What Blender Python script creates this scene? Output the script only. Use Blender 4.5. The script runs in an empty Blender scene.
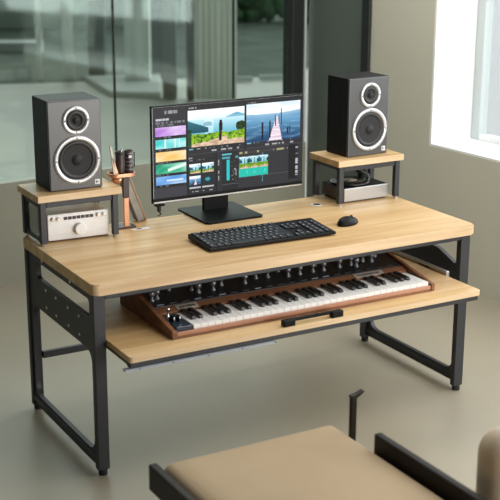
import bpy, bmesh, math, random
from mathutils import Vector, Matrix
random.seed(4)
SC = bpy.context.scene
COL = SC.collection
PI = math.pi

# ------------------------------------------------------------------ materials
def s2l(c):
    return tuple((v/255/12.92 if v/255 <= .04045 else ((v/255+.055)/1.055)**2.4) for v in c)
def mat(name, rgb, rough=.5, metal=0, noise=0, nscale=20, bump=0, stretch=(1, 1, 1), spec=.5, coat=0, emis=None):
    m = bpy.data.materials.new(name); m.use_nodes = True
    nt = m.node_tree; b = nt.nodes['Principled BSDF']
    b.inputs['Base Color'].default_value = (*rgb, 1)
    b.inputs['Roughness'].default_value = rough
    b.inputs['Metallic'].default_value = metal
    b.inputs['Specular IOR Level'].default_value = spec
    b.inputs['Coat Weight'].default_value = coat
    if emis:
        b.inputs['Emission Color'].default_value = (*emis[0], 1); b.inputs['Emission Strength'].default_value = emis[1]
    if noise or bump:
        tc = nt.nodes.new('ShaderNodeTexCoord'); mp = nt.nodes.new('ShaderNodeMapping')
        mp.inputs['Scale'].default_value = stretch
        n = nt.nodes.new('ShaderNodeTexNoise'); n.inputs['Scale'].default_value = nscale; n.inputs['Detail'].default_value = 5
        nt.links.new(tc.outputs['Object'], mp.inputs[0]); nt.links.new(mp.outputs[0], n.inputs['Vector'])
        if noise:
            r = nt.nodes.new('ShaderNodeValToRGB')
            r.color_ramp.elements[0].position = .3; r.color_ramp.elements[1].position = .7
            r.color_ramp.elements[0].color = (*[v*(1-noise) for v in rgb], 1)
            r.color_ramp.elements[1].color = (*[min(1, v*(1+noise)) for v in rgb], 1)
            nt.links.new(n.outputs['Fac'], r.inputs[0]); nt.links.new(r.outputs[0], b.inputs['Base Color'])
        if bump:
            bp = nt.nodes.new('ShaderNodeBump'); bp.inputs['Strength'].default_value = bump; bp.inputs['Distance'].default_value = .004
            nt.links.new(n.outputs['Fac'], bp.inputs['Height']); nt.links.new(bp.outputs[0], b.inputs['Normal'])
    return m

def wood(name, c1, c2, c3, plank=.09, rough=.42, gs=1.0):
    """wood with grain running along x and narrow staves glued side by side"""
    m = bpy.data.materials.new(name); m.use_nodes = True
    nt = m.node_tree; N = nt.nodes; L = nt.links; b = N['Principled BSDF']
    b.inputs['Roughness'].default_value = rough; b.inputs['Specular IOR Level'].default_value = .4
    tc = N.new('ShaderNodeTexCoord')
    mp = N.new('ShaderNodeMapping'); mp.inputs['Scale'].default_value = (1.2*gs, 17*gs, 17*gs)
    n1 = N.new('ShaderNodeTexNoise'); n1.inputs['Scale'].default_value = 1.3; n1.inputs['Detail'].default_value = 4; n1.inputs['Distortion'].default_value = .6
    mp2 = N.new('ShaderNodeMapping'); mp2.inputs['Scale'].default_value = (4*gs, 160*gs, 160*gs)
    n2 = N.new('ShaderNodeTexNoise'); n2.inputs['Scale'].default_value = 1.0; n2.inputs['Detail'].default_value = 3
    L.new(tc.outputs['Object'], mp.inputs[0]); L.new(mp.outputs[0], n1.inputs['Vector'])
    L.new(tc.outputs['Object'], mp2.inputs[0]); L.new(mp2.outputs[0], n2.inputs['Vector'])
    # staves
    mp3 = N.new('ShaderNodeMapping'); mp3.inputs['Scale'].default_value = (1, 1, 1)
    br = N.new('ShaderNodeTexBrick'); br.inputs['Scale'].default_value = 1; br.inputs['Mortar Size'].default_value = 0
    br.inputs['Brick Width'].default_value = .9; br.inputs['Row Height'].default_value = plank; br.inputs['Bias'].default_value = 0
    br.inputs['Color1'].default_value = (.15, .15, .15, 1); br.inputs['Color2'].default_value = (.85, .85, .85, 1)
    L.new(tc.outputs['Object'], mp3.inputs[0]); L.new(mp3.outputs[0], br.inputs['Vector'])
    r = N.new('ShaderNodeValToRGB'); e = r.color_ramp.elements
    e[0].position = .28; e[0].color = (*c1, 1); e[1].position = .72; e[1].color = (*c3, 1)
    k = e.new(.5); k.color = (*c2, 1)
    a = N.new('ShaderNodeMath'); a.operation = 'MULTIPLY_ADD'; a.inputs[1].default_value = .18
    L.new(br.outputs['Color'], a.inputs[0]); 
    a2 = N.new('ShaderNodeMath'); a2.operation = 'MULTIPLY_ADD'; a2.inputs[1].default_value = .85; a2.inputs[2].default_value = -.01
    L.new(n1.outputs['Fac'], a2.inputs[0]); L.new(a2.outputs[0], a.inputs[2])
    L.new(a.outputs[0], r.inputs[0])
    mx = N.new('ShaderNodeMixRGB'); mx.blend_type = 'MULTIPLY'; mx.inputs[0].default_value = .35
    r2 = N.new('ShaderNodeValToRGB'); r2.color_ramp.elements[0].position = .3; r2.color_ramp.elements[0].color = (.72, .66, .6, 1); r2.color_ramp.elements[1].position = .6
    L.new(n2.outputs['Fac'], r2.inputs[0]); L.new(r.outputs[0], mx.inputs[1]); L.new(r2.outputs[0], mx.inputs[2])
    L.new(mx.outputs[0], b.inputs['Base Color'])
    return m

M = {}
M['oak'] = wood('light_oak', (.50, .30, .125), (.62, .41, .19), (.70, .515, .29))
M['oak_front_lit'] = wood('light_oak_front_lit', (.60, .42, .24), (.72, .53, .33), (.80, .63, .42), plank=1)  # paler oak for front faces, front light put into the colour
M['walnut'] = wood('walnut', (.13, .050, .024), (.20, .085, .042), (.27, .125, .065), plank=2)
M['steel'] = mat('black_steel', (.062, .064, .071), .48, .6, bump=.05, nscale=300, spec=.3)
M['slide'] = mat('zinc_slide', (.55, .57, .60), .3, .9)
M['lip'] = mat('dull_steel_lip', (.36, .38, .42), .45, .4)
M['chrome'] = mat('chrome', (.75, .76, .78), .18, 1)
M['screw'] = mat('bright_screw', (.75, .76, .78), .35, .3)
M['rubber'] = mat('black_rubber', (.012, .012, .013), .7)
M['plastic'] = mat('black_plastic', (.006, .0065, .007), .45, spec=.14)
M['keycap'] = mat('keycap', (.012, .014, .018), .4, spec=.3)
M['legend'] = mat('keycap_legend', (.20, .22, .25), .6)
M['spk_front'] = mat('speaker_baffle', (.050, .050, .052), .36, spec=.8)
M['spk_box'] = mat('speaker_wood_veneer', (.009, .009, .009), .5, spec=.15, noise=.3, nscale=40, stretch=(1, 1, .1), bump=.2)
M['silver'] = mat('silver_ring', (.62, .63, .65), .3, .55)
M['cone'] = mat('speaker_cone', (.022, .022, .024), .6, spec=.3)
M['surround'] = mat('speaker_surround', (.012, .012, .013), .45)
M['knobgrey'] = mat('grey_metal_knob', (.20, .205, .22), .35, .6)
M['badge'] = mat('white_badge', (.75, .75, .76), .5)
M['amp'] = mat('brushed_aluminium', (.70, .69, .69), .42, .35, noise=.04, nscale=30, stretch=(.2, 1, 8))
M['tan'] = mat('tan_case', (.55, .40, .25), .5, noise=.08, nscale=30)
M['knobwhite'] = mat('pale_knob', (.85, .84, .82), .35)
M['dark_glass'] = mat('dark_display', (.06, .05, .06), .2)
M['vinyl'] = mat('vinyl_record', (.012, .012, .013), .22)
M['label'] = mat('record_label', (.30, .25, .20), .6)
M['brownside'] = mat('brown_wood_side', (.085, .058, .045), .5, noise=.25, nscale=25, stretch=(.3, 1, 3))
M['white_key'] = mat('ivory_key', (.83, .82, .80), .22)
M['black_key'] = mat('ebony_key', (.010, .010, .011), .25)
M['panel_black'] = mat('synth_panel', (.012, .013, .017), .32)
M['panel_blue'] = mat('synth_wheel_block', (.015, .03, .05), .3)
M['plate'] = mat('name_plate', (.60, .55, .50), .35, .5)
M['pink_wood'] = wood('reddish_front_rail', (.30, .14, .085), (.42, .21, .13), (.52, .28, .19), plank=2)
M['copper'] = mat('rose_gold', (.72, .38, .24), .28, .75)
M['brown_leather'] = mat('dark_brown_leather', (.045, .022, .020), .4)
M['slate'] = mat('grey_cover', (.28, .25, .22), .45, noise=.2, nscale=15)
M['tanedge'] = mat('tan_edge', (.32, .21, .12), .5)
M['paper'] = mat('cream_paper', (.72, .62, .50), .6)
M['fabric'] = mat('beige_upholstery', (.40, .29, .17), .62, noise=.04, nscale=6, bump=.05, spec=.3)
M['fabric2'] = mat('cream_upholstery', (.62, .50, .35), .55, noise=.03, nscale=6, spec=.3)
M['chairmetal'] = mat('dark_bronze_frame', (.016, .012, .009), .5, spec=.2)
M['floor'] = mat('polished_concrete', (.375, .335, .255), .36, noise=.06, nscale=1.6, spec=.35)
M['plaza'] = mat('outer_paving', (.50, .51, .46), .5, noise=.10, nscale=1.1)
M['lawn'] = mat('dark_groundcover', (.11, .145, .12), .9, noise=.3, nscale=2)
M['paint'] = mat('olive_grey_paint', (.63, .615, .51), .7, noise=.015, nscale=3)
M['kneepaint'] = mat('grey_green_paint', (.30, .30, .235), .4, noise=.03, nscale=3)
M['greenpanel'] = mat('green_grey_panel', (.12, .15, .13), .4, noise=.06, nscale=2)
M['darkframe'] = mat('dark_frame', (.014, .017, .016), .5)
M['white'] = mat('white_plaster', (.84, .85, .85), .6)
M['greyframe'] = mat('grey_window_frame', (.55, .60, .60), .4)
M['drape'] = mat('pale_column', (.62, .66, .62), .8, noise=.12, nscale=9, stretch=(1, 1, .05))
M['drape2'] = mat('pale_green_curtain', (.72, .76, .71), .8, noise=.10, nscale=14, stretch=(1, 1, .04))
M['pillar_dark'] = mat('dark_green_column', (.040, .065, .050), .7, noise=.3, nscale=9, stretch=(1, 1, .05))
M['pillar_grey'] = mat('grey_column', (.13, .15, .135), .7, noise=.3, nscale=9, stretch=(1, 1, .05))
M['palewall'] = mat('pale_far_wall', (.42, .52, .46), .8, noise=.15, nscale=2)
M['hedge'] = mat('hedge_leaves', (.10, .24, .11), .9, noise=.5, nscale=8)
M['paleslab'] = mat('pale_slab', (.58, .63, .62), .7, noise=.06, nscale=2)

def glass(name, tint, refl, rough):
    m = bpy.data.materials.new(name); m.use_nodes = True
    nt = m.node_tree; N = nt.nodes; L = nt.links
    N.remove(N['Principled BSDF']); out = N['Material Output']
    t = N.new('ShaderNodeBsdfTransparent'); t.inputs[0].default_value = (*tint, 1)
    g = N.new('ShaderNodeBsdfGlossy'); g.inputs['Roughness'].default_value = rough; g.inputs[0].default_value = (.9, 1, .95, 1)
    x = N.new('ShaderNodeMixShader'); x.inputs[0].default_value = refl
    L.new(t.outputs[0], x.inputs[1]); L.new(g.outputs[0], x.inputs[2]); L.new(x.outputs[0], out.inputs[0])
    return m
M['glass'] = glass('green_tinted_glass', (.90, .97, .92), .055, .05)
M['clearglass'] = glass('clear_glass', (.97, .98, .98), .05, .02)
M['riserglass'] = glass('smoked_glass', (.55, .56, .56), .15, .1)

# ------------------------------------------------------------------ helpers
class MB:
    def __init__(s): s.bm = bmesh.new(); s.mats = []
    def mi(s, m):
        m = M[m] if isinstance(m, str) else m
        if m not in s.mats: s.mats.append(m)
        return s.mats.index(m)
    def _merge(s, tmp, m, mtx=None, smooth=False):
        if mtx: bmesh.ops.transform(tmp, matrix=mtx, verts=tmp.verts)
        i = s.mi(m)
        for f in tmp.faces: f.material_index = i; f.smooth = smooth
        me = bpy.data.meshes.new('t'); tmp.to_mesh(me); tmp.free(); s.bm.from_mesh(me); bpy.data.meshes.remove(me)
    def box(s, x0, x1, y0, y1, z0, z1, m, bev=0, seg=2, mtx=None):
        t = bmesh.new(); bmesh.ops.create_cube(t, size=1)
        bmesh.ops.transform(t, matrix=Matrix.Translation(((x0+x1)/2, (y0+y1)/2, (z0+z1)/2)) @ Matrix.Diagonal((x1-x0, y1-y0, z1-z0, 1)), verts=t.verts)
        if bev: bmesh.ops.bevel(t, geom=t.edges[:], offset=bev, segments=seg, affect='EDGES', profile=.5)
        s._merge(t, m, mtx, bool(bev) and seg > 3); return s
    def cyl(s, c, r, h, m, axis='z', seg=24, r2=None, bev=0, mtx=None):
        t = bmesh.new(); bmesh.ops.create_cone(t, cap_ends=True, segments=seg, radius1=r, radius2=r if r2 is None else r2, depth=h)
        if bev:
            es = [e for e in t.edges if len(e.link_faces) == 2 and any(len(f.verts) > 4 for f in e.link_faces)]
            bmesh.ops.bevel(t, geom=es, offset=bev, segments=2, affect='EDGES', profile=.5)
        R = {'z': Matrix(), 'y': Matrix.Rotation(PI/2, 4, 'X'), 'x': Matrix.Rotation(PI/2, 4, 'Y')}[axis]
        mm = Matrix.Translation(c) @ R
        if mtx: mm = mtx @ mm
        s._merge(t, m, mm, False)
        return s
    def lathe(s, prof, m, mtx=None, seg=40):
        """profile [(radius, height)] around local z"""
        t = bmesh.new(); rings = []
        for r, h in prof:
            if r < 1e-6: rings.append([t.verts.new((0, 0, h))])
            else: rings.append([t.verts.new((r*math.cos(2*PI*k/seg), r*math.sin(2*PI*k/seg), h)) for k in range(seg)])
        for a, b in zip(rings, rings[1:]):
            for k in range(seg):
                k2 = (k+1) % seg
                if len(a) == 1 and len(b) == 1: continue
                if len(a) == 1: t.faces.new((a[0], b[k], b[k2]))
                elif len(b) == 1: t.faces.new((a[k], b[0], a[k2]))
                else: t.faces.new((a[k], b[k], b[k2], a[k2]))
        bmesh.ops.recalc_face_normals(t, faces=t.faces)
        s._merge(t, m, mtx, True); return s
    def prism(s, pts, lo, hi, m, axis='z', bev=0, mtx=None):
        """polygon in the plane across `axis`; (x,y) for z, (y,z) for x, (x,z) for y"""
        t = bmesh.new()
        f = {'z': lambda p, h: (p[0], p[1], h), 'x': lambda p, h: (h, p[0], p[1]), 'y': lambda p, h: (p[0], h, p[1])}[axis]
        a = [t.verts.new(f(p, lo)) for p in pts]; b = [t.verts.new(f(p, hi)) for p in pts]
        t.faces.new(a); t.faces.new(b[::-1]); n = len(pts)
        for k in range(n): t.faces.new((a[k], b[k], b[(k+1) % n], a[(k+1) % n]))
        bmesh.ops.recalc_face_normals(t, faces=t.faces)
        if bev: bmesh.ops.bevel(t, geom=t.edges[:], offset=bev, segments=2, affect='EDGES', profile=.5)
        s._merge(t, m, mtx, False); return s
    def tube(s, pts, r, m, seg=10, mtx=None):
        t = bmesh.new(); P = [Vector(p) for p in pts]; rings = []
        for i, p in enumerate(P):
            d = ((P[min(i+1, len(P)-1)] - P[max(i-1, 0)])).normalized()
            up = Vector((0, 0, 1)) if abs(d.z) < .95 else Vector((1, 0, 0))
            a = d.cross(up).normalized(); b = d.cross(a)
            rings.append([t.verts.new(p + r*(a*math.cos(2*PI*k/seg) + b*math.sin(2*PI*k/seg))) for k in range(seg)])
        for a, b in zip(rings, rings[1:]):
            for k in range(seg): t.faces.new((a[k], b[k], b[(k+1) % seg], a[(k+1) % seg]))
        t.faces.new(rings[0]); t.faces.new(rings[-1][::-1])
        bmesh.ops.recalc_face_normals(t, faces=t.faces)
        s._merge(t, m, mtx, True); return s
    def build(s, name, parent=None, loc=(0, 0, 0), rot=(0, 0, 0)):
        me = bpy.data.meshes.new(name); s.bm.to_mesh(me); s.bm.free()
        for m in s.mats: me.materials.append(m)
        o = bpy.data.objects.new(name, me); COL.objects.link(o)
        o.location = loc; o.rotation_euler = rot
        if parent: o.parent = parent
        return o

def thing(name, label, cat, loc=(0, 0, 0), rz=0, group=None):
    o = bpy.data.objects.new(name, None); COL.objects.link(o); o.empty_display_size = .05
    o.location = loc; o.rotation_euler = (0, 0, rz); o['label'] = label; o['category'] = cat
    if group: o['group'] = group
    return o
def tag(o, label, cat, group=None):
    o['label'] = label; o['category'] = cat
    if group: o['group'] = group
    return o
def structure(o, label=None, cat=None):
    o['kind'] = 'structure'
    if label: o['label'] = label
    if cat: o['category'] = cat
    return o
def rrect(x0, x1, y0, y1, r, n=6):
    out = []
    for cx, cy, a0 in ((x1-r, y1-r, 0), (x0+r, y1-r, PI/2), (x0+r, y0+r, PI), (x1-r, y0+r, 3*PI/2)):
        for k in range(n+1):
            a = a0 + PI/2*k/n; out.append((cx+r*math.cos(a), cy+r*math.sin(a)))
    return out
def rpoly(pts, r, n=5):
    """polygon with rounded corners"""
    out = []; N = len(pts)
    for i in range(N):
        p = Vector(pts[i]); a = (Vector(pts[i-1])-p).normalized(); b = (Vector(pts[(i+1) % N])-p).normalized()
        A = p+a*r; B = p+b*r
        for k in range(n+1):
            t = k/n; q = A*(1-t)**2 + p*2*t*(1-t) + B*t*t; out.append((q.x, q.y))
    return out
def plate(name, loops, thick, m, mtx, parent=None, bevel=0.0):
    """flat plate with holes: first loop outline, others holes, in local xy, extruded symmetrically"""
    c = bpy.data.curves.new(name, 'CURVE'); c.dimensions = '2D'; c.fill_mode = 'BOTH'; c.extrude = thick/2 - bevel
    c.bevel_depth = bevel; c.bevel_resolution = 1
    for l in loops:
        sp = c.splines.new('POLY'); sp.points.add(len(l)-1); sp.use_cyclic_u = True
        for k, p in enumerate(l): sp.points[k].co = (p[0], p[1], 0, 1)
    tmp = bpy.data.objects.new('tmp', c); COL.objects.link(tmp)
    dg = bpy.context.evaluated_depsgraph_get(); me = bpy.data.meshes.new_from_object(tmp.evaluated_get(dg))
    bpy.data.objects.remove(tmp); bpy.data.curves.remove(c)
    me.transform(mtx); me.name = name; me.materials.clear(); me.materials.append(M[m])
    for p in me.polygons: p.material_index = 0
    o = bpy.data.objects.new(name, me); COL.objects.link(o)
    if parent: o.parent = parent
    return o
YZ = Matrix(((0, 0, 1, 0), (1, 0, 0, 0), (0, 1, 0, 0), (0, 0, 0, 1)))   # local (x,y) -> world (y,z)
def softbox(name, x0, x1, y0, y1, z0, z1, m, rad, puff=0, parent=None, loc=(0,0,0), rot=(0,0,0)):
    """padded cushion: rounded box whose large faces swell"""
    t = bmesh.new(); bmesh.ops.create_cube(t, size=1)
    bmesh.ops.transform(t, matrix=Matrix.Translation(((x0+x1)/2, (y0+y1)/2, (z0+z1)/2)) @ Matrix.Diagonal((x1-x0, y1-y0, z1-z0, 1)), verts=t.verts)
    bmesh.ops.bevel(t, geom=t.edges[:], offset=rad, segments=8, affect='EDGES', profile=.5)
    b = MB(); b.bm.free(); b.bm = t; b.mi(m)
    if puff:
        big = [f for f in t.faces if f.calc_area() > .02]
        bmesh.ops.subdivide_edges(t, edges=list({e for f in big for e in f.edges}), cuts=10, use_grid_fill=True)
        cx, cy, cz = (x0+x1)/2, (y0+y1)/2, (z0+z1)/2
        for v in t.verts:
            ux = abs(v.co.x-cx)/((x1-x0)/2); uy = abs(v.co.y-cy)/((y1-y0)/2); uz = abs(v.co.z-cz)/((z1-z0)/2)
            if uz > .8: v.co.z += puff*(1-ux**2)*(1-uy**2)*(1 if v.co.z > cz else -.3)
    for f in t.faces: f.smooth = True
    return b.build(name, parent, loc, rot)

# ------------------------------------------------------------------ camera
CAM = Vector((-1.5257, -3.8044, 2.0666)); YAW, PIT, ROLL = .5167, .2833, .0034
cd = bpy.data.cameras.new('camera'); cam = bpy.data.objects.new('camera', cd); COL.objects.link(cam)
fw = Vector((math.sin(YAW)*math.cos(PIT), math.cos(YAW)*math.cos(PIT), -math.sin(PIT)))
r_ = Vector((math.cos(YAW), -math.sin(YAW), 0)); u_ = r_.cross(fw)
r2 = r_*math.cos(ROLL)+u_*math.sin(ROLL); u2 = -r_*math.sin(ROLL)+u_*math.cos(ROLL)
cam.matrix_world = Matrix(((r2.x, u2.x, -fw.x, CAM.x), (r2.y, u2.y, -fw.y, CAM.y), (r2.z, u2.z, -fw.z, CAM.z), (0, 0, 0, 1)))
cd.sensor_width = 36; cd.lens = 1212.17/500*36; cd.clip_end = 200
cd.dof.use_dof = True; cd.dof.focus_distance = 4.95; cd.dof.aperture_fstop = 3.6
SC.camera = cam

# ------------------------------------------------------------------ room
WO = Vector((2.648, .963, 0)); WD = Vector((-.0716, .9974, 0))          # right wall: origin, direction running back
WA = math.atan2(WD.y, WD.x)
wm = Matrix.Translation(WO) @ Matrix.Rotation(WA, 4, 'Z')                # local x along the wall, local y = -outward
def wallbox(b, s0, s1, d0, d1, z0, z1, m, bev=0):                        # d>0 is outward (away from room)
    b.box(s0, s1, -d1, -d0, z0, z1, m, bev, mtx=wm)
GA = Vector((2.53, 2.62, 0)); GD = Vector((-1, -.10, 0)).normalized(); GAng = math.atan2(GD.y, GD.x)
gm = Matrix.Translation(GA) @ Matrix.Rotation(GAng, 4, 'Z')              # local x runs left along the glass wall, local -y is away from room

b = MB(); b.prism([(-4, -6), (3.2, -6), (2.9, .0), (2.53, 2.7), (-4, 2.0)], -.05, 0, 'floor')
structure(b.build('floor'), 'smooth grey-beige polished concrete floor', 'floor')
b = MB()
WS0, WS1, ZS, ZT = -3.2, .505, .757, 2.5
wallbox(b, -5, 1.04, 0, .4, 0, ZS-.012, 'paint')
wallbox(b, WS1, 1.04, 0, .4, ZS-.012, 2.8, 'paint')
wallbox(b, -5, WS0, 0, .4, ZS-.012, 2.8, 'paint')
wallbox(b, WS0, WS1, 0, .4, ZT, 2.8, 'paint')
structure(b.build('wall_right'), 'olive-grey painted wall on the right', 'wall')
b = MB()
wallbox(b, WS0, WS1, .002, .399, ZS-.012, ZS, 'white')
wallbox(b, WS1-.012, WS1, .002, .399, ZS, ZT, 'white'); wallbox(b, WS0, WS0+.012, .002, .399, ZS, ZT, 'white')
structure(b.build('trim_1'), 'white window reveal and sill', 'trim')
b = MB()
for s in (WS1-.075, WS1-1.3, WS1-2.5):
    wallbox(b, s-.0, s+.06, .30, .36, ZS, ZT, 'greyframe', .004)
wallbox(b, WS0+.012, WS1-.075, .30, .36, ZS, ZS+.03, 'white', .003)
wallbox(b, WS0+.012, WS1-.015, .31, .35, ZT-.05, ZT, 'white', .003)
w = b.build('window_1'); structure(w, 'bright white window in the right wall', 'window')
b = MB(); wallbox(b, WS0+.013, WS1-.013, .325, .331, ZS, ZT-.05, 'clearglass'); b.build('pane', w)
b = MB(); wallbox(b, 1.04, 1.11, -.02, .12, 0, 2.8, 'darkframe', .004)
structure(b.build('trim_2'), 'dark vertical post between olive wall and green panel', 'post')
b = MB(); wallbox(b, 1.11, 1.66, .01, .12, 0, 2.8, 'greenpanel')
structure(b.build('wall_corner'), 'green-grey wall panel behind the right speaker', 'wall')
b = MB(); b.prism([(3.1, 3.0), (3.35, -5), (30, -5), (30, 30), (13.5, 18.5)], -.2, -.1, 'white')  # white ground added to make the window view overexposed
structure(b.build('floor_white_fill'), 'white ground added outside so the window view looks overexposed', 'floor')
# glazed partition
b = MB(); b.box(.0, 6.5, -.10, 0, 0, .575, 'kneepaint', mtx=gm)
structure(b.build('wall_back'), 'low grey-green wall under the glazed partition', 'wall')
b = MB()
b.box(.010, .022, -.10, .004, .575, 2.8, 'greyframe', .003, mtx=gm)
b.box(.028, .115, -.10, .0, .575, 2.8, 'darkframe', .003, mtx=gm)
w2 = b.build('window_2'); structure(w2, 'tall green-tinted glass partition behind the desk', 'window')
for k, (x0, x1) in enumerate(((.116, .518), (.522, 1.336), (1.340, 3.9), (3.904, 6.5))):
    b = MB(); b.box(x0, x1, -.06, -.05, .575, 2.8, 'glass', mtx=gm); b.build('pane', w2)
b = MB()
for x in (.520, 1.338, 3.902): b.box(x-.0025, x+.0025, -.066, -.044, .575, 2.8, 'pillar_dark', mtx=gm)
b.build('pane_seam', w2)
# beyond the glass
b = MB(); b.prism([(-5, 2.0), (2.6, 2.71), (3.1, 3.1), (12, 17.4), (13, 24), (-5, 26)], -.07, -.01, 'plaza')
structure(b.build('floor_outside'), 'grey paving beyond the glass partition', 'floor')
b = MB(); b.prism([(0.2, 10.5), (3.96, 9.43), (6.25, 8.67), (8.1, 10.9), (13, 18.5), (2, 24)], -.01, .0, 'lawn')
structure(b.build('ground_planting'), 'dark green ground beyond the paving', 'ground')
b = MB(); b.prism([(3.80, 9.51), (4.66, 9.25), (4.02, 7.9), (3.60, 8.30)], -.009, .05, 'paleslab', bev=.01)
tag(b.build('stone_slab'), 'blurred pale slab lying on the ground beyond the glass, left of the monitor', 'slab')
def far_box(name, pA, pB, depth, h, m, label, cat, folds=0):
    A = Vector((*pA, 0)); B = Vector((*pB, 0)); d = (B-A); L = d.length
    mt = Matrix.Translation(A) @ Matrix.Rotation(math.atan2(d.y, d.x), 4, 'Z')
    b = MB()
    if folds:
        n = folds*8; front = [(L*k/n, .010*math.sin(2*PI*k/8)) for k in range(n+1)]
        b.prism(front + [(x, y+.03) for x, y in front[::-1]], .0, h, m, mtx=mt)
    else: b.box(0, L, 0, depth, -.0, h, m, .01, mtx=mt)
    o = b.build(name)
    return tag(o, label, cat)
far_box('curtain', (4.28, 7.60), (4.67, 7.40), .1, 2.6, 'drape2', 'pale folded curtain beyond the glass, directly above the monitor top', 'curtain', folds=7)
far_box('column', (4.06, 8.93), (4.31, 8.79), .25, 2.6, 'drape', 'pale grey-green column beyond the glass, rising behind the pale slab', 'column')
far_box('column', (3.93, 9.70), (4.10, 9.60), .2, 2.6, 'pillar_dark', 'narrow dark green column beyond the glass, above the left speaker', 'column')
far_box('column', (4.47, 9.35), (4.70, 9.22), .2, 2.6, 'pillar_dark', 'broad dark green column beyond the glass between the pale column and the grey one', 'column')
far_box('column', (4.02, 7.85), (4.15, 7.78), .2, 2.6, 'pillar_grey', 'mid-grey column beyond the glass, just left of the near-black one', 'column')
far_box('column', (4.20, 7.62), (4.27, 7.59), .2, 2.6, 'darkframe', 'slim near-black column beyond the glass, touching the pale curtain', 'column')
far_box('column', (3.30, 9.72), (3.36, 9.70), .05, 2.6, 'drape2', 'thin pale post beyond the glass, leftmost upright above the left speaker', 'column')
far_box('column', (3.58, 9.60), (3.70, 9.56), .05, 2.6, 'drape2', 'pale post beyond the glass, over the right half of the left speaker', 'column')
far_box('bench', (3.55, 12.55), (4.25, 12.20), .35, .14, 'paleslab', 'low white bench far beyond the glass at the left edge of the view', 'bench')
far_box('garden_wall', (1.5, 16.6), (7.6, 14.6), .2, 1.6, 'palewall', 'pale wall far beyond the glass at the upper left', 'wall')
hb = MB(); A = Vector((8.2, 14.9, 0)); 
for k in range(260):
    p = A + Vector((1, -.45, 0))*random.uniform(0, 2.4) + Vector((0, random.uniform(0, .5), random.uniform(.08, .95)))
    hb.lathe([(0, -.13), (.12, -.05), (.13, .05), (0, .13)], 'hedge', Matrix.Translation(p) @ Matrix.Rotation(random.random()*3, 4, 'X'), seg=6)
tag(hb.build('hedge'), 'green leafy hedge far beyond the glass, above the right half of the monitor', 'hedge')
far_box('glint_bar', (5.20, 8.62), (5.50, 8.50), .06, .05, 'paleslab', 'short pale kerb bar standing in for reflected lights in the glass above the monitor', 'glint')  # pale bars imitate white glints of lights reflected in the glass
far_box('glint_bar', (5.62, 8.55), (6.1, 8.40), .06, .05, 'paleslab', 'longer pale kerb bar standing in for reflected lights, nearest the dark window post', 'glint')

# ------------------------------------------------------------------ desk
W, D, H, T = 1.727, .750, .75, .042
desk = thing('studio_desk', 'wide light oak studio desk with black steel frame and pulled-out keyboard tray', 'desk', (0, 0, 0))
out = rrect(0, W, 0, D, .024, 8)
t = bmesh.new(); lo = [t.verts.new((x, y, H-T)) for x, y in out]; hi = [t.verts.new((x, y, H)) for x, y in out]
ft = t.faces.new(hi); fb = t.faces.new(lo[::-1]); n = len(out)
for k in range(n): t.faces.new((lo[k], lo[(k+1) % n], hi[(k+1) % n], hi[k]))
bmesh.ops.bevel(t, geom=[e for e in t.edges if ft in e.link_faces or fb in e.link_faces], offset=.004, segments=2, affect='EDGES')
bmesh.ops.recalc_face_normals(t, faces=t.faces)
b = MB(); b.bm.free(); b.bm = t; b.mi('oak'); b.mi('oak_front_lit')
for f in t.faces:
    f.material_index = 1 if (abs(f.normal.z) < .5 and f.normal.y < -.5) else 0  # front-facing edge takes the painted lit tone
b.build('tabletop', desk)
b = MB(); ZU = H-T
LW = .047
for (x0, sx) in ((.0055, 'L'), (W-.010-LW, 'R')):
    for (y0) in (.019, D-.006-.03):
        b = MB(); b.box(x0, x0+LW, y0, y0+.03, .022, ZU, 'steel', .004)
        lg = b.build('leg', desk)
        b = MB(); b.cyl((x0+LW/2, y0+.015, .011), .017, .022, 'rubber', bev=.002); b.build('foot_pad', lg)
# side frames: plate with two openings and two rows of holes
for x in (.022, W-.0265):
    outer = [(.045, .038), (D-.035, .038), (D-.035, ZU-.001), (.045, ZU-.001)]
    h1 = rpoly([(.075, .606), (.62, .606), (.62, .676), (.075, .676)], .022)
    if x > 1: h1 = rpoly([(.075, .560), (.20, .606), (.62, .606), (.62, .676), (.075, .676)], .018)
    h2 = rpoly([(.065, .082), (.69, .082), (.69, .480), (.065, .480)], .06, 8)
    s = plate('side_panel', [outer, h1, h2], .018, 'steel', Matrix.Translation((x, 0, 0)) @ YZ, desk)
    b = MB(); b.box(x-.012, x+.012, .05, D-.037, .036, .0375, 'steel'); b.box(x-.014, x+.014, .0501, D-.0371, .048, .072, 'steel', .002)
    b.build('bottom_rail', s)
    sgn = -1 if x < 1 else 1
    for y, z in [(y, z) for y in (.523, .415, .288, .178) for z in (.582, .510)] + [(.555, .692), (.256, .692)]:
        b = MB(); b.cyl((0, 0, 0), .0062, .004, 'screw', 'x', 12); b.build('bolt', s, (x+sgn*.0095, y, z))
b = MB(); b.box(.0525, W-.0525, .022, .047, .684, ZU, 'steel', .003); b.build('front_beam', desk)
b = MB(); b.box(.0525, W-.0525, D-.047, D-.022, .672, ZU, 'steel', .003); b.build('rear_beam', desk)
b = MB(); b.box(.0525, W-.0525, D-.045, D-.025, .226, .256, 'steel', .003); b.build('rear_stretcher', desk)
for x0, x1 in ((.034, .052), (1.622, 1.640)):
    b = MB(); b.box(x0, x1, .05, .50, .500, .545, 'slide', .003); b.box(x0-(.003 if x0 < 1 else -.0), x1+(.003 if x0 > 1 else 0), .16, .24, .506, .538, 'chrome', .002); b.build('drawer_slide', desk)
tray = MB(); TX0, TX1, TY0, TY1, TZ = .056, 1.618, -.18, .46, .53
t = bmesh.new(); out = rrect(TX0, TX1, TY0, TY1, .012, 4); lo = [t.verts.new((x, y, TZ-.022)) for x, y in out]; hi = [t.verts.new((x, y, TZ)) for x, y in out]
t.faces.new(hi); t.faces.new(lo[::-1]); n = len(out)
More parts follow.
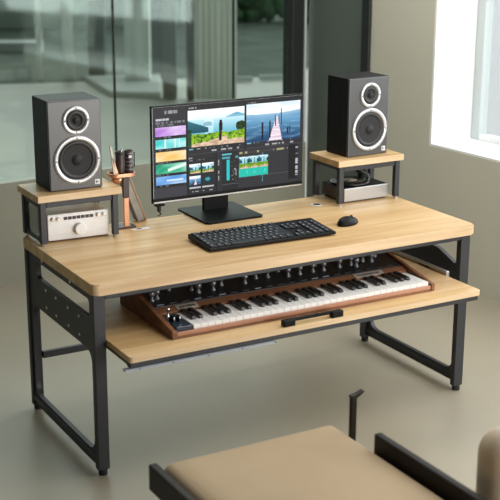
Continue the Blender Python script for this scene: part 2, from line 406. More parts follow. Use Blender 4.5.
for k in range(n): t.faces.new((lo[k], lo[(k+1) % n], hi[(k+1) % n], hi[k]))
bmesh.ops.recalc_face_normals(t, faces=t.faces)
tray.bm.free(); tray.bm = t; tray.mi('oak'); tray.mi('oak_front_lit')
for f in t.faces: f.material_index = 1 if (abs(f.normal.z) < .5 and f.normal.y < -.5) else 0
tr = tray.build('keyboard_tray', desk)
b = MB(); b.box(TX0+.002, TX1-.01, TY0+.004, TY0+.035, TZ-.042, TZ-.0225, 'steel', .002)
b.box(TX0+.002, TX0+.022, TY0+.03, TY1-.02, TZ-.036, TZ-.0225, 'steel', .002); b.box(TX1-.022, TX1-.002, TY0+.03, TY1-.02, TZ-.036, TZ-.0225, 'steel', .002)
b.build('tray_frame', tr)
b = MB(); b.prism([(TY0-.009, .481), (TY0+.020, .481), (TY0+.020, .4875), (TY0+.000, .4875), (TY0-.009, .483)], .036, .64, 'lip', axis='x')
for x in (.09, .22, .36, .50, .64): b.cyl((x, TY0-.006, .484), .0025, .004, 'rubber', seg=10)
b.build('tray_lip', tr)
b = MB(); hx0, hx1, hy = .683, .948, -.163
b.box(hx0, hx0+.05, hy-.014, hy+.012, TZ, TZ+.024, 'plastic', .003); b.box(hx1-.05, hx1, hy-.014, hy+.012, TZ, TZ+.024, 'plastic', .003)
b.box(hx0+.002, hx1-.002, hy-.001, hy+.011, TZ+.012, TZ+.024, 'plastic', .002)
b.build('handle', tr)

# ------------------------------------------------------------------ synthesizer on the tray
syn = thing('synthesizer', 'wooden cased vintage keyboard synthesizer lying on the pulled-out desk tray', 'synthesizer', (.262, -.095, TZ))
SW = 1.185
cheek = [(0, .0005), (.47, .0005), (.47, .112), (.19, .064), (.0, .030)]
for x, x1 in ((0, .02), (SW-.016, SW)):
    b = MB(); b.prism(cheek, x, x1, 'walnut', axis='x', bev=.0015); b.build('side_cheek', syn)
b = MB(); b.box(.0205, SW-.0205, .001, .469, .0006, .010, 'walnut'); b.build('bottom_board', syn)
b = MB(); b.box(.0205, SW-.0205, .0005, .012, .0105, .024, 'pink_wood', .0012); b.build('front_rail', syn)
b = MB(); b.prism([(.164, .0105), (.203, .0105), (.203, .056), (.164, .046)], .0205, SW-.0205, 'walnut', axis='x', bev=.001); b.build('fallboard', syn)
b = MB(); b.prism([(.2035, .0105), (.465, .0105), (.465, .106), (.2035, .058)], .0205, SW-.0205, 'panel_black', axis='x', bev=.001)
cp = b.build('control_panel', syn)
for k in range(21):
    b = MB(); b.box(0, .028, 0, .006, 0, .003, 'legend' if random.random() < .35 else 'surround'); b.build('switch', cp, (.04+.053*k, .212, .0605))
knobs = [(.313, .212), (.326, .177), (.27+.03, .16), (.486, .215), (.502, .165), (.567, .165), (.618, .215), (.717, .185), (.781, .23), (.833, .216),
         (.918, .18), (.974, .18), (1.039, .185), (1.09, .18), (1.171, .185), (1.231, .19), (1.245, .155), (1.299, .215), (1.336, .19),
         (.40, .27), (.90, .27), (1.08, .27), (1.38, .26)]
kn = None
for (x, y) in knobs:
    yl = .226+(y-.11)*.55; zl = .058+(yl-.2035)*.1835
    if kn is None:
        b = MB(); b.lathe([(.0, -.004), (.011, -.004), (.011, .004), (.006, .008), (.006, .018), (.0125, .021), (.0125, .033), (.010, .036), (0, .036)], 'knobgrey', seg=16)
        kn = b.build('knob', cp); o = kn
    else:
        o = kn.copy(); COL.objects.link(o)
    o.location = ((x-.262)*.985+.0, yl, zl+.003)
# pitch and modulation block
b = MB(); b.box(.022, .088, .0135, .163, .0105, .040, 'panel_blue', .003); wb = b.build('wheel_block', syn)
for x in (.034, .058):
    b = MB(); b.cyl((x+.006, .085, .040), .021, .009, 'plastic', 'x', 24, bev=.001); b.box(x+.003, x+.009, .066, .071, .050, .060, 'chrome', .001); b.build('wheel', wb)
b = MB(); b.lathe([(.010, .040), (.008, .046), (.0035, .048), (.0035, .066), (.008, .07), (.008, .076), (0, .078)], 'chrome', Matrix.Translation((.045, .130, 0)), 14); b.build('joystick', wb)
# keys
kx0, kx1 = .092, SW-.0235; pitch = (kx1-kx0)/36
wkp = bkp = None
for k in range(36):
    if wkp is None:
        b = MB(); b.box(.0006, pitch-.0006, .0125, .1635, .018, .038, 'white_key', .0012); wkp = b.build('white_key', syn); o = wkp
    else: o = wkp.copy(); COL.objects.link(o)
    o.location = (kx0+k*pitch, 0, 0)
    if k < 35 and k % 7 in (0, 1, 3, 4, 5):
        if bkp is None:
            b = MB(); b.prism([(.066, .0385), (.1635, .0385), (.1635, .052), (.074, .0515), (.066, .045)], -.0085, .0085, 'black_key', axis='x', bev=.002); bkp = b.build('black_key', syn); q = bkp
        else: q = bkp.copy(); COL.objects.link(q)
        q.location = (kx0+(k+1)*pitch, 0, 0)
# name plates on the fallboard (illegible lettering strokes)
for (x0, x1, mm) in ((.105, .195, 'plate'), (.915, 1.055, 'plate')):
    b = MB(); rt = Matrix.Translation((0, .167, .0474)) @ Matrix.Rotation(math.atan2(.010, .039), 4, 'X')
    b.box(x0, x1, 0, .032, 0, .0015, mm, .0005, mtx=rt)
    x = x0+.012
    while x < x1-.016:
        w_ = random.uniform(.004, .009); b.box(x, x+w_, .010, .022, .0016, .0020, 'surround', mtx=rt); x += w_+.004
    b.build('name_plate', syn)

# ------------------------------------------------------------------ risers
def riser(name, label, x0, x1, y0, y1, z0, zt, frameL):
    r = thing(name, label, 'monitor riser', (x0, y0, z0), 0, None)
    w_, d_, h_ = x1-x0, y1-y0, zt-z0
    b = MB(); b.box(0, w_, 0, d_, h_-.028, h_, 'oak', .003)
    for f in b.bm.faces:
        f.normal_update()
        if f.normal.y < -.5: f.material_index = b.mi('oak_front_lit')
    b.build('top_board', r)
    for (lx, ly) in ((.012, .010), (w_-.037, .010), (.012, d_-.035), (w_-.037, d_-.035)):
        b = MB(); b.box(lx, lx+.024, ly, ly+.024, .008, h_-.0285, 'steel', .002); l = b.build('leg', r)
        b = MB(); b.cyl((lx+.013, ly+.013, .004), .010, .008, 'chrome', seg=14); b.build('foot', l)
    b = MB(); b.box(.0385, w_-.0385, .014, .034, h_-.052, h_-.0285, 'steel', .002); b.box(.0385, w_-.0385, d_-.034, d_-.014, h_-.046, h_-.0285, 'steel', .002)
    b.box(.014, .034, .0385, d_-.0385, h_-.046, h_-.0285, 'steel', .002); b.box(w_-.034, w_-.014, .0385, d_-.0385, h_-.046, h_-.0285, 'steel', .002)
    b.build('top_rail', r)
    if frameL:
        o = [(.039, .010), (d_-.039, .010), (d_-.039, h_-.047), (.039, h_-.047)]
        i = rpoly([(.046, .022), (d_-.046, .022), (d_-.046, h_-.055), (.046, h_-.055)], .03, 6)
        plate('side_frame', [o, i], .012, 'steel', Matrix.Translation((.024, 0, 0)) @ YZ, r)
        b = MB(); b.box(.022, .026, .041, d_-.041, .016, h_-.048, 'riserglass'); b.build('side_pane', r)
    return r
riser('speaker_riser', 'oak-topped black steel riser at the left end of the desk over the silver amplifier', .004, .357, .545, .785, H+.0005, .955, True)
riser('speaker_riser', 'oak-topped black steel riser at the right end of the desk over the turntable', 1.382, 1.735, .528, .770, H+.0005, .955, False)

# ------------------------------------------------------------------ speakers
def speaker(label, loc, rz, w_, d_, h_):
    s = thing('bookshelf_speaker', label, 'speaker', loc, rz, 'pair of bookshelf speakers')
    b = MB(); b.box(0, w_, .014, d_, 0, h_, 'spk_box', .003); b.build('cabinet', s)
    b = MB(); b.box(0, w_, 0, .0138, .001, h_-.001, 'spk_front', .004, 3); b.build('front_baffle', s)
    def driver(nm, z, ro, ri, cap, rec):
        mt = Matrix.Translation((w_/2+.005, 0, z)) @ Matrix.Rotation(PI/2, 4, 'X')
        b = MB(); b.lathe([(ro, .0005), (ro, .005), (ro-.004, .008), (ri+.004, .008), (ri, .003), (ri, .0005)], 'silver', mt, 48)
        for k in range(4):
            a = PI/2*k
            b.cyl((w_/2+.005+(ro+ri)/2*math.cos(a), -.0085, z+(ro+ri)/2*math.sin(a)), .0035, .002, 'spk_front', 'y', 10)
        dr = b.build(nm, s)
        b = MB(); b.lathe([(ri, .001), (ri-.002, .004), (ri-.010, .007), (ri-.018, .002), (ri-.019, .0012)], 'surround', mt, 40); b.build('surround', dr)
        b = MB(); b.lathe([(ri-.018, .0025), (cap+.004, .0012), (cap, .0014), (cap*.9, .005), (cap*.5, .009), (0, .010)], 'cone', mt, 40); b.build('cone', dr)
    driver('tweeter', h_*.775, .0555, .040, .013, .01)
    driver('woofer', h_*.335, .096, .078, .021, .02)
    b = MB(); b.box(w_-.032, w_-.012, -.002, .0, .014, .034, 'badge'); b.box(w_-.028, w_-.024, -.0025, -.0019, .018, .030, 'spk_front'); b.box(w_-.0235, w_-.017, -.0025, -.0019, .022, .026, 'spk_front'); b.build('badge', s)
    return s
speaker('black bookshelf speaker with silver rings standing on the left riser', (.074, .590, .9555), -.03, .217, .185, .356)
speaker('black bookshelf speaker with silver rings standing on the right riser', (1.462, .578, .9555), .04, .219, .165, .350)

# ------------------------------------------------------------------ amplifier
am = thing('amplifier', 'small silver amplifier with a round white knob under the left riser', 'amplifier', (.058, .600, H+.0005), -.05)
b = MB(); b.box(0, .256, .006, .130, .008, .110, 'tan', .004); b.build('case', am)
b = MB(); b.box(.0, .256, -.004, .0055, .006, .112, 'amp', .0025); fp = b.build('front_plate', am)
b = MB()
for k in range(7): b.box(.066+k*.018, .066+k*.018+.016, -.0055, -.0035, .086, .099, 'dark_glass', .001)
b.build('display', fp)
b = MB(); b.cyl((.132, -.014, .046), .024, .020, 'knobwhite', 'y', 32, bev=.003); b.build('volume_knob', am)
kn2 = None
for x in (.022, .044, .210, .234):
    if kn2 is None: b = MB(); b.cyl((0, -.009, .095), .0075, .012, 'chrome', 'y', 16, bev=.001); kn2 = b.build('knob', am); o = kn2
    else: o = kn2.copy(); COL.objects.link(o)
    o.location = (x, 0, 0)
b = MB()
for x in (.02, .25):
    for y in (.02, .115): b.cyl((x, y, .004), .010, .008, 'rubber', seg=14)
b.build('feet', am)
b = MB(); pts = []
for k in range(25):
    a = k/24; pts.append((.16+.19*a, .757+.035*a, .862+.030*math.sin(PI*a)-.105*a*a*a))
b = MB(); b.tube([(.20+.10*k/20, .743, .7542+.115*math.sin(PI*k/20)) for k in range(21)], .004, 'copper'); 
tag(b.build('cable', None, (0, 0, 0)), 'brown cable looping behind the silver amplifier under the left riser', 'cable')

# ------------------------------------------------------------------ turntable
tt = thing('turntable', 'silver-fronted turntable with black record under the right riser', 'turntable', (1.447, .570, H+.0005), .0)
TW, TD = .238, .185
b = MB(); b.box(-.004, TW, .006, TD, .008, .062, 'brownside', .003); b.build('plinth', tt)
b = MB(); b.box(-.004, TW, -.002, .0055, .006, .066, 'slide', .002); b.build('front_plate', tt)
b = MB(); b.box(-.002, TW-.002, .007, TD-.001, .0622, .066, 'plastic', .001); b.build('top_plate', tt)
b = MB(); b.lathe([(0, .0665), (.088, .0665), (.090, .069), (.090, .074), (.086, .076), (.0, .0762)], 'vinyl', Matrix.Translation((.095, .105, 0)), 48); pl = b.build('record', tt)
b = MB(); b.lathe([(0, .0765), (.034, .0765), (.034, .0772), (.003, .0772), (.003, .084), (0, .085)], 'label', Matrix.Translation((.095, .105, 0)), 32); b.build('record_label', pl)
b = MB(); b.cyl((.200, .165, .078), .016, .022, 'plastic', bev=.002); b.tube([(.200, .185, .094), (.200, .165, .096), (.196, .10, .093), (.170, .055, .086), (.155, .045, .080)], .0035, 'knobgrey'); b.box(.19, .212, .18, .20, .086, .104, 'plastic', .003)
b.build('tonearm', tt)
b = MB()
for x in (.015, TW-.015):
    for y in (.02, TD-.02): b.cyl((x, y, .004), .011, .008, 'rubber', seg=14)
b.build('feet', tt)
# desk grommet
b = MB(); b.lathe([(0, .0003), (.016, .0003), (.018, .0015), (.012, .0028), (0, .002)], 'brown_leather', seg=20)
b.lathe([(.018, .0003), (.027, .0003), (.027, .0012), (.018, .0018)], 'screw', seg=24)
gr = b.build('grommet', desk); gr.location = (1.325, .612, H); gr['label'] = 'brown and silver cable grommet'

# ------------------------------------------------------------------ computer monitor
mon = thing('computer_monitor', 'wide black computer monitor showing video editing software on the desk centre', 'monitor', (.565, .70, H+.0005))
MW, MZ0, MZ1 = .738, .072, .487
b = MB(); b.box(0, MW, .002, .022, MZ0, MZ1, 'plastic', .003); b.build('housing', mon)
b = MB(); b.box(.001, MW-.001, -.0005, .0018, MZ0+.001, MZ0+.022, 'plastic', .0006); b.box(.004, MW-.004, -.0012, -.0004, MZ0+.003, MZ0+.009, 'slide')
b.build('chin', mon)
b = MB(); b.box(.30, .46, .022, .05, MZ0+.10, MZ0+.24, 'plastic', .006); b.prism([(.254, .006), (.376, .006), (.376, .25), (.254, .25)], .03, .048, 'plastic', axis='y', bev=.003); b.build('neck', mon)
b = MB(); b.prism(rrect(.168, .445, -.165, .125, .02), 0, .009, 'plastic', bev=.002); b.build('base', mon)
b = MB(); b.box(.008, .052, -.006, .012, MZ0-.010, MZ0-.001, 'plastic', .002); b.cyl((.028, .004, MZ0-.022), .009, .022, 'surround', seg=12); b.tube([(.028, .004, MZ0-.03), (.034, .0, MZ0-.045), (.022, .0, MZ0-.052)], .004, 'surround'); b.build('clip', mon)
# screen: fine colour grid (what the lit display shows)
NU, NV = 300, 170
def rnd(i, j, s=0):
    v = math.sin(i*12.9898+j*78.233+s*37.7)*43758.5453; return v-math.floor(v)
def sm(x, y, s=0):
    i, j = math.floor(x), math.floor(y); fx, fy = x-i, y-j
    return (rnd(i, j, s)*(1-fx)+rnd(i+1, j, s)*fx)*(1-fy)+(rnd(i, j+1, s)*(1-fx)+rnd(i+1, j+1, s)*fx)*fy
def mixc(a, b, t):
    t = max(0, min(1, t)); return tuple(a[k]*(1-t)+b[k]*t for k in range(3))
def contrast(f):
    def g(u, v):
        return tuple(max(0, min(255, 128+(x-128)*1.28-4)) for x in f(u, v))
    return g
@contrast
def lake(u, v):
    c = mixc((238, 240, 244), (205, 226, 236), v/.3)
    c = mixc(c, (252, 252, 252), max(0, sm(u*5, v*12, 1)-.45)*1.5)
    pk = .14+abs(u-.86)*.55
    if u > .66 and pk < v < .30 and abs(u-.86) < .22: c = mixc((95, 150, 175), (150, 190, 205), (v-.1)/.2)
    if v > .27: c = mixc((188, 216, 224), (120, 180, 196), (v-.27)/.35)
    if v > .27 and u > .30 and u < .45: c = mixc(c, (235, 242, 245), .4)
    d = .28+u*.62
    if u < .36 and v > d and v < .62+.0*u: c = mixc((62, 118, 128), (38, 92, 108), (v-.3)/.3)
    if .27 < u < .42 and .33+abs(u-.35)*.6 < v < .46: c = (140, 175, 185)
    tr = math.hypot((u-.93)/.085, (v-.52)/.14)
    if tr < .8+.3*sm(u*40, v*30, 5): c = mixc((28, 48, 26), (66, 90, 36), sm(u*50, v*50, 6))
    top = .66-.06*sm(u*7, 0, 2)+.05*(1-u)
    if v > top: c = mixc((90, 140, 30), (176, 196, 70), sm(u*28, v*22, 3)); c = mixc(c, (40, 70, 20), .7*(sm(u*34, v*30, 8) > .68))
    path = .86-.30*max(0, u-.35)*(u < .7)-.02*u+.06*max(0, .3-u)*3
    if v > path+.04*sm(u*12, v*3, 4): c = mixc((176, 150, 128), (222, 200, 180), sm(u*20, v*25, 7))
    if u < .07 and v > .52: c = mixc(c, (25, 70, 50), .8)
    # standing figure seen from behind
    if abs(u-.575) < .030 and .40 < v < .60: c = (18, 24, 24)
    if abs(u-.575) < .022 and .33 < v < .41: c = (22, 22, 24)
    if abs(u-.570) < .026 and .60 < v < .72: c = (70, 66, 60)
    if abs(u-.570) < .020 and .72 < v < .88: c = (24, 26, 28)
    return c
@contrast
def pier(u, v):
    c = mixc((196, 214, 232), (236, 226, 232), v/.25)
    c = mixc(c, (250, 250, 252), max(0, sm(u*4, v*9, 11)-.4)*1.6)
    hill = .30-.09*sm(u*4, 0, 12)
    if v > hill: c = mixc((150, 184, 206), (110, 150, 182), (v-hill)/.15)
    if v > .40: c = mixc((120, 164, 194), (46, 84, 116), (v-.40)/.55); c = mixc(c, (190, 210, 224), .5*max(0, sm(u*7, v*26, 13)-.55)*2)
    cx = .56-.04*(v-.3); hw = .012+.30*max(0, v-.36)*.62
    if v > .36 and abs(u-cx) < hw:
        c = mixc((190, 176, 190), (238, 222, 230), sm(u*5, v*50, 14))
        if abs(u-cx) > hw*.93: c = (96, 82, 96)
    for (px, y0, y1, w_) in ((.29, .50, .97, .018), (.43, .48, .92, .014), (.53, .34, .62, .008), (.64, .18, .60, .008), (.60, .33, .55, .006), (.76, .70, .86, .012), (.80, .66, .8, .01)):
        if abs(u-px) < w_ and y0 < v < y1: c = (34, 44, 60)
    return c
def screen_col(u, v):
    u = u*.236/.222 if u < .222 else .236+(u-.222)*(.764/.778)
    c = (44, 45, 50)
    if v < .035: return (28, 29, 33)
    if .228 < u < .236 or .604 < u < .618 and v < .55: return (26, 27, 30)
    if u <= .228:
        if .07 < v < .10 and .08 < u < .165: return (150, 152, 158) if sm(u*160, 1) > .4 else (80, 82, 88)
        if .145 < v < .165 and u < .11 and u > .02: return (190, 192, 196) if sm(u*150, 2) > .45 else (70, 72, 78)
        if .18 < v < .20 and .02 < u < .215: return (120, 124, 130) if sm(u*170, 3) > .4 else (60, 62, 66)
        if .205 < v < .22 and .02 < u < .14: return (110, 114, 120) if sm(u*170, 4) > .4 else (60, 62, 66)
        th = [(.235, .325, (176, 120, 214), (222, 186, 240)), (.358, .455, (52, 196, 196), (120, 226, 222)), (.485, .585, (238, 184, 82), (252, 216, 150)),
              (.615, .712, (26, 150, 112), (98, 206, 160)), (.742, .828, (62, 134, 214), (150, 196, 240))]
        for k, (a, b_, c1, c2) in enumerate(th):
            if a < v < b_ and .018 < u < .222:
                t = (u-.018)/.204; q = mixc(c1, c2, t*.35+.9*max(0, sm(u*26+v*30, v*9, k)-.3)); q = mixc(q, (255, 255, 255), .45*max(0, sm(t*3+k, v*22, 20+k)-.35)*2)
                if k == 1 and (.3 < t < .34 or .62 < t < .66 or .78 < t < .8): q = (225, 250, 248)
                if k == 3 and abs((v-a)/(b_-a)-(1.0-t*.8)) < .16 and t > .4: q = (226, 246, 236)
                if k == 4 and .35 < t < .9 and .4 < (v-a)/(b_-a) < .6: q = (220, 234, 250)
                return q
            if b_+.004 < v < b_+.022 and .02 < u < .2: return (92, 96, 104) if sm(u*120, k) > .55 and u < .12 else (24, 25, 28)
        if v > .86: return (58, 59, 66)
        return c
    if .236 <= u <= .604 and .088 < v < .47: return lake((u-.236)/.368, (v-.088)/.382)
    if .618 <= u <= .985 and .078 < v < .485: return pier((u-.618)/.367, (v-.078)/.407)
    if v < .088: return (150, 152, 156) if (.058 < v < .072 and (.245 < u < .30 or .63 < u < .68) and sm(u*200, 5) > .4) else (34, 35, 39)
    if .485 < v < .50: return (120, 190, 210) if (.245 < u < .27 or .62 < u < .65) else ((150, 150, 155) if sm(u*150, 9) > .8 else (36, 37, 41))
    if .515 < v < .53: return (170, 172, 178) if (.38 < u < .58 or .74 < u < .96) and sm(u*130, 6) > .55 else (40, 41, 46)
    if .54 < v < .546: return (70, 72, 78)
    if u > .905 and u < .955 and .54 < v < .93: return (20, 21, 25)
    if .955 <= u < .972 and .54 < v < .93: return (180, 182, 188) if sm(3, v*90, 7) > .62 else (30, 31, 36)
    if u < .415:
        if .575 < v < .59 and u < .28: return (150, 152, 158) if sm(u*200, 5) > .5 else c
        if .60 < v < .615: return (120, 122, 128) if sm(u*200, 8) > .7 else (28, 29, 33)
        for (a, b_) in ((.245, .315), (.325, .400)):
            for (p, q, k) in ((.645, .745, 0), (.775, .865, 1)):
                if a < u < b_ and p < v < q:
                    uu, vv = (u-a)/(b_-a), (v-p)/(q-p)
                    if k == 0: return lake(uu, vv)
                    if a < .3: return pier(uu, vv)
                    return (60, 150, 165) if math.hypot(uu-.5, vv-.5) < .22 else (24, 44, 50)
            if a < u < b_ and .89 < v < .905: return (190, 192, 198)
        if .935 < v < .945 and sm(u*120, 4) > .6: return (150, 152, 158)
        return (38, 39, 43)
    if .415 <= u < .425: return (24, 25, 28)
    if .430 < u < .438 and .58 < v < .85: return (165, 167, 172) if sm(1, v*80, 3) > .55 else (40, 41, 46)
    if .455 < u < .56:
        if .575 < v < .59 and u < .52: return (90, 190, 205)
        if .61 < v < .63 and sm(u*140, 5) > .5: return (70, 160, 175)
        if .487 < u < .506 and .64 < v < .86: return (36, 196, 200)
        if .52 < u < .55 and .66 < v < .88 and sm(u*150, v*70, 9) > .75: return (170, 90, 90) if sm(u*9, v*9) > .5 else (150, 152, 158)
        if .90 < v < .908: return (92, 94, 100)
        return (34, 35, 39)
    if u >= .565:
        if .575 < v < .595 and u < .90: return (165, 160, 120) if sm(u*60, 7) > .55 else (60, 60, 60)
        if .567 < u < .765 and .63 < v < .755:
            w_ = ((u-.567)/.198*3) % 1; return lake(w_, .25+.7*(v-.63)/.125)
        if .567 < u < .765 and .755 < v < .845: return mixc((30, 190, 172), (120, 232, 214), max(0, sm(u*90, v*30, 4)-.5)*1.6*(abs(v-.80) < .02))
        if .845 <= v < .85: return (84, 86, 92)
        if .76 < v < .765: return (66, 68, 74)
        if .725 < u < .729 and .6 < v < .92: return (90, 170, 190)
        return (46, 47, 52)
    return c
t = bmesh.new(); cl = t.loops.layers.float_color.new('display')
SX0, SX1, SZ0, SZ1 = .003, MW-.005, MZ0+.023, MZ1-.006
vs = [[t.verts.new((SX0+(SX1-SX0)*i/NU, -.0006, SZ1-(SZ1-SZ0)*j/NV)) for j in range(NV+1)] for i in range(NU+1)]
for i in range(NU):
    for j in range(NV):
        f = t.faces.new((vs[i][j+1], vs[i+1][j+1], vs[i+1][j], vs[i][j]))
        c = s2l(screen_col((i+.5)/NU, .03+.97*(j+.5)/NV*.965))
        for l in f.loops: l[cl] = (*c, 1)
# close it into a thin slab
e = [t.verts.new(p) for p in ((SX0, .0014, SZ0), (SX1, .0014, SZ0), (SX1, .0014, SZ1), (SX0, .0014, SZ1))]
t.faces.new(e[::-1])
ms = bpy.data.materials.new('display_image'); ms.use_nodes = True
nt = ms.node_tree; bs = nt.nodes['Principled BSDF']; at = nt.nodes.new('ShaderNodeAttribute'); at.attribute_name = 'display'
bs.inputs['Base Color'].default_value = (.01, .01, .01, 1); bs.inputs['Roughness'].default_value = .35; bs.inputs['Specular IOR Level'].default_value = .1
nt.links.new(at.outputs['Color'], bs.inputs['Emission Color']); bs.inputs['Emission Strength'].default_value = 1.08
b = MB(); b.bm.free(); b.bm = t; b.mats = [ms]
b.build('screen', mon)

# ------------------------------------------------------------------ computer keyboard
kb = thing('computer_keyboard', 'full-size black computer keyboard in front of the monitor', 'keyboard', (.553, .165, H+.0005), -.035)
KW, KD = .568, .205
b = MB(); b.prism([(0, .004), (KD, .004), (KD, .026), (0, .015)], 0, KW, 'plastic', axis='x', bev=.003); b.build('case', kb)
tilt = math.atan2(.011, KD)
key_mesh = {}; nk = 0
def add_key(u, row, wu):
    global nk
    uu = (KW-.016)/22.2; vv = (KD-.018)/6.15
    k = round(wu, 2)
    if k not in key_mesh:
        b = MB(); b.box(.0015, wu*uu-.0015, .0015, vv-.0015, 0, .007, 'keycap', .0018)
        b.box(.3*wu*uu-.002 if wu < 1.6 else .006, (.3*wu*uu+.006) if wu < 1.6 else .016, vv*.45, vv*.45+.007, .0071, .0074, 'legend') if wu < 4 else None
        o = b.build('key', kb); key_mesh[k] = o
    else:
        o = key_mesh[k].copy(); COL.objects.link(o)
    y = .009+row*vv+(vv*.15 if row == 5 else 0)
    o.location = (.008+u*uu, y, .0150+y/KD*.011-.001); o.rotation_euler = (tilt, 0, 0); nk += 1
rows = [[(0, 1.3), (1.3, 1.2), (2.5, 1.2), (3.7, 6), (9.7, 1.3), (11, 1.3), (12.3, 1.3), (13.6, 1.4)],
        [(0, 2.2)] + [(2.2+k, 1) for k in range(10)] + [(12.2, 2.8)],
        [(0, 1.8)] + [(1.8+k, 1) for k in range(11)] + [(12.8, 2.2)],
        [(0, 1.5)] + [(1.5+k, 1) for k in range(12)] + [(13.5, 1.5)],
        [(k, 1) for k in range(13)] + [(13, 2)],
        [(0, 1)] + [(1.6+k*1.116, 1) for k in range(12)]]
for r, ks in enumerate(rows):
    for u, wu in ks: add_key(u, r, wu)
for u in (15.35, 16.35, 17.35): add_key(u, 0, 1)
add_key(16.35, 1, 1)
for r in (3, 4):
    for u in (15.35, 16.35, 17.35): add_key(u, r, 1)
for r in range(0, 5):
    for u in (18.7, 19.7, 20.9): 
        if nk < 100: add_key(u, r, 1)
# mouse
ms_ = thing('computer_mouse', 'small black computer mouse right of the keyboard on the desk', 'mouse', (1.262, .272, H+.0005), -1.15)
b = MB(); t = bmesh.new(); bmesh.ops.create_uvsphere(t, u_segments=32, v_segments=20, radius=1)
for v in t.verts:
    x, y, z = v.co; hgt = .026*(1-.25*y)
    v.co = (x*.037*(1-.12*abs(y)), y*.064, max(0, z)*hgt*1.15+.003 if z > 0 else .001)
for f in t.faces: f.smooth = True
b.bm.free(); b.bm = t; b.mi('plastic'); b.build('shell', ms_)
b = MB(); b.cyl((0, .028, .025), .007, .006, 'rubber', 'x', 16); b.build('scroll_wheel', ms_)

# ------------------------------------------------------------------ rose gold organiser behind the left riser
OZ = .218
og = thing('desk_organizer', 'rose gold desk organizer standing behind the left riser', 'organizer', (.40, .69, H+.0005))
b = MB(); b.box(-.020, .062, -.045, .028, 0, .007, 'brown_leather', .003); b.build('base', og)
b = MB(); b.box(.008, .032, -.043, -.034, .0075, .130, 'copper', .003); b.box(.006, .034, -.044, -.033, .131, OZ-.001, 'brown_leather', .003); b.build('front_post', og)
b = MB(); b.box(-.02, .004, .012, .020, .0075, OZ-.001, 'copper', .002); b.build('rear_post', og)
b = MB(); b.prism(rrect(-.040, .070, -.045, .028, .025), OZ, OZ+.004, 'copper'); b.build('shelf', og)
plate('shelf_rim', [rrect(-.040, .070, -.045, .028, .025), rrect(-.037, .067, -.042, .025, .022)], .009, 'copper', Matrix.Translation((0, 0, OZ+.0088)), og)
b = MB(); b.lathe([(0, OZ-.030), (.014, OZ-.030), (.024, OZ-.022), (.028, OZ-.001), (.0, OZ-.001)], 'copper', Matrix.Translation((-.002, -.012, 0)), 28); b.build('bowl', og)
for nm, x, m_, lab in (('leather_cup', .409, 'brown_leather', 'dark brown leather cup on the organizer shelf, nearer the left speaker'),
                       ('leather_cup', .448, 'brown_leather', 'dark ribbed cup with a pale label on the organizer shelf, nearer the monitor')):
    c = thing(nm, lab, 'cup', (x, .680, H+OZ+.005), 0)
    b = MB(); pr = [(0, 0), (.0165, 0), (.0175, .004), (.0175, .098), (.0160, .098), (.0155, .03), (0, .03)]
    b.lathe(pr, m_, seg=24); b.build('body', c)
    if x > .44:
        b = MB()
        for z in (.018, .034, .050, .066, .084): b.lathe([(.0175, z), (.0198, z+.001), (.0198, z+.005), (.0175, z+.006)], 'knobgrey', seg=24)
        b.build('ribs', c)
        b = MB(); b.box(-.008, .006, -.0212, -.0180, .070, .080, 'badge', .0005); b.build('label', c)
        b = MB(); b.tube([(.0165, 0, .085), (.026, 0, .088), (.0255, 0, .03), (.0175, 0, .018)], .0025, 'surround'); b.build('handle', c)
    else:
        b = MB(); b.lathe([(.0175, .086), (.020, .088), (.020, .094), (.0175, .096)], 'surround', seg=24); b.build('rim', c)
b = MB(); b.tube([(.412, .683, H+OZ+.037), (.420, .683, H+OZ+.112)], .003, 'chrome'); tag(b.build('pen'), 'slim steel pen standing in the plain brown cup', 'pen')
ld = thing('leaning_folder', 'grey folder with tan edges leaning against the rose gold organizer', 'folder', (.508, .722, H+.0005))
mt = Matrix.Translation((.030, 0, 0)) @ Matrix.Rotation(-.36, 4, 'Y')
b = MB(); b.box(-.030, 0.000, .001, .050, .011, .200, 'slate', .001, mtx=mt); b.build('cover', ld)
b = MB(); b.box(.0005, .009, 0, .052, .001, .212, 'tanedge', .002, mtx=mt); b.build('spine', ld)
for dx, w_, h_, a_, m_, lab in ((.372, .010, .12, -.14, 'paper', 'taller pale wooden stick on the organizer shelf, half hidden by the left speaker'), (.384, .008, .075, -.30, 'copper', 'shorter copper stick leaning on the organizer shelf left of the cups')):
    b = MB(); b.prism([(-w_*.6, 0), (w_*.6, 0), (w_*.5, h_), (-w_*.3, h_+.01)], -.004, .004, m_, axis='y', bev=.001, mtx=Matrix.Translation((dx+.008, .665, H+OZ+.006)) @ Matrix.Rotation(a_, 4, 'Y'))
    tag(b.build('wooden_stick' if m_ == 'paper' else 'copper_stick'), lab, 'stick')
b = MB(); b.prism(rrect(-.03, .05, -.012, .012, .010), 0, .0015, 'badge'); b.box(-.006, .014, -.004, .004, .0016, .003, 'rubber', .0005)
o = b.build('cable_plate', desk, (.455, .615, H+.0002)); o['label'] = 'small pale oval plate with a dark slot'

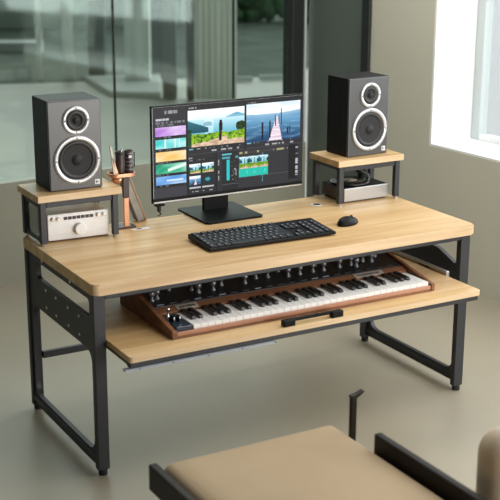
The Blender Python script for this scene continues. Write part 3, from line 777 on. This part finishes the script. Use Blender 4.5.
# ------------------------------------------------------------------ foreground lounge chair (its front faces the desk)
ch = thing('lounge_chair', 'beige padded lounge chair with dark metal side rails in the foreground', 'chair', (.16, -1.25, 0))
softbox('seat', -.296, .312, -.86, .425, .385, .455, 'fabric', .03, .016, ch)
for x0, x1, yf, zt in ((-.330, -.302, .440, .452), (.318, .345, .205, .500)):
    b = MB(); b.box(x0, x1, -.95, yf, zt-.085, zt, 'chairmetal', .006); b.build('side_rail', ch)
    xm = (x0+x1)/2
    for y in (-.85, -.10):
        b = MB(); b.box(xm-.014, xm+.014, y-.018, y+.018, .0045, zt-.0855, 'chairmetal', .003); lg = b.build('leg', ch)
        b = MB(); b.cyl((xm, y, .002), .018, .004, 'rubber', seg=14); b.build('foot_pad', lg)
b = MB(); b.box(-.301, .317, -.10, -.07, .35, .384, 'chairmetal', .003); b.box(-.301, .317, -.80, -.77, .35, .384, 'chairmetal', .003); b.build('cross_bar', ch)
b = MB(); b.box(.314, .336, .322, .336, .34, .570, 'chairmetal', .003); b.box(.3185, .336, .20, .336, .34, .355, 'chairmetal', .002)
b.prism([(.314, .570), (.336, .570), (.362, .586), (.358, .589), (.332, .580), (.314, .578)], .320, .338, 'chairmetal', axis='y'); b.build('arm_bracket', ch)
softbox('backrest', -.30, .31, -1.02, -.93, .40, .70, 'fabric', .03, 0, ch)
# second chair at the right edge
c2 = thing('side_chair', 'cream upholstered chair with rounded back at the lower right corner', 'chair', (.893, -1.68, 0), 0)
softbox('backrest', -.335, .24, .14, .30, .33, .648, 'fabric2', .079, 0, c2)
softbox('seat', -.30, .24, -.28, .16, .30, .40, 'fabric2', .04, .01, c2)
for x in (-.24, .18):
    for y in (-.22, .22):
        b = MB(); b.cyl((x, y, .155), .012, .31, 'chairmetal', seg=14, r2=.018); b.build('leg', c2)

# ------------------------------------------------------------------ light
wd = bpy.data.worlds.new('world'); SC.world = wd; wd.use_nodes = True
nt = wd.node_tree; bg = nt.nodes['Background']
tc = nt.nodes.new('ShaderNodeTexCoord'); sp = nt.nodes.new('ShaderNodeVectorMath'); sp.operation = 'DOT_PRODUCT'; sp.inputs[1].default_value = (.88, .46, .0)
nt.links.new(tc.outputs['Generated'], sp.inputs[0])
rp = nt.nodes.new('ShaderNodeValToRGB'); rp.color_ramp.elements[0].position = .50; rp.color_ramp.elements[0].color = (.10, .105, .10, 1)
rp.color_ramp.elements[1].position = .85; rp.color_ramp.elements[1].color = (2.0, 2.05, 2.1, 1)
ma = nt.nodes.new('ShaderNodeMath'); ma.operation = 'MULTIPLY_ADD'; ma.inputs[1].default_value = .5; ma.inputs[2].default_value = .5
nt.links.new(sp.outputs['Value'], ma.inputs[0]); nt.links.new(ma.outputs[0], rp.inputs[0]); nt.links.new(rp.outputs[0], bg.inputs['Color'])
bg.inputs['Strength'].default_value = 1.0
def area(name, loc, target, size, power, color):
    l = bpy.data.lights.new(name, 'AREA'); l.shape = 'RECTANGLE'; l.size, l.size_y = size; l.energy = power; l.color = color
    o = bpy.data.objects.new(name, l); COL.objects.link(o); o.location = loc
    o.rotation_euler = (Vector(target)-Vector(loc)).to_track_quat('-Z', 'Y').to_euler(); return o
area('daylight_and_fill', (2.25, -4.1, 1.15), (.6, .2, .9), (2.4, 1.7), 145, (1, .975, .93))  # unseen softbox added inside the room to light front faces, no window here
area('daylight_and_fill', (2.95, -.4, 1.7), (.8, .2, .5), (2.4, 1.4), 40, (.95, .98, 1))  # daylight at the window in the right wall
area('overhead_fill', (1.5, -1.2, 3.0), (1.2, .1, .6), (1.6, 1.2), 26, (1, .955, .88))  # unseen fill added overhead to brighten the desk
area('overhead_fill', (1.5, 1.0, 2.9), (2.5, 1.1, .8), (1.0, 1.0), 26, (1, .97, .92))  # unseen fill added high up to brighten the right wall
SC.view_settings.view_transform = 'Standard'; SC.view_settings.look = 'None'
SC.view_settings.gamma = 1; SC.view_settings.exposure = 0; SC.view_settings.use_curve_mapping = False
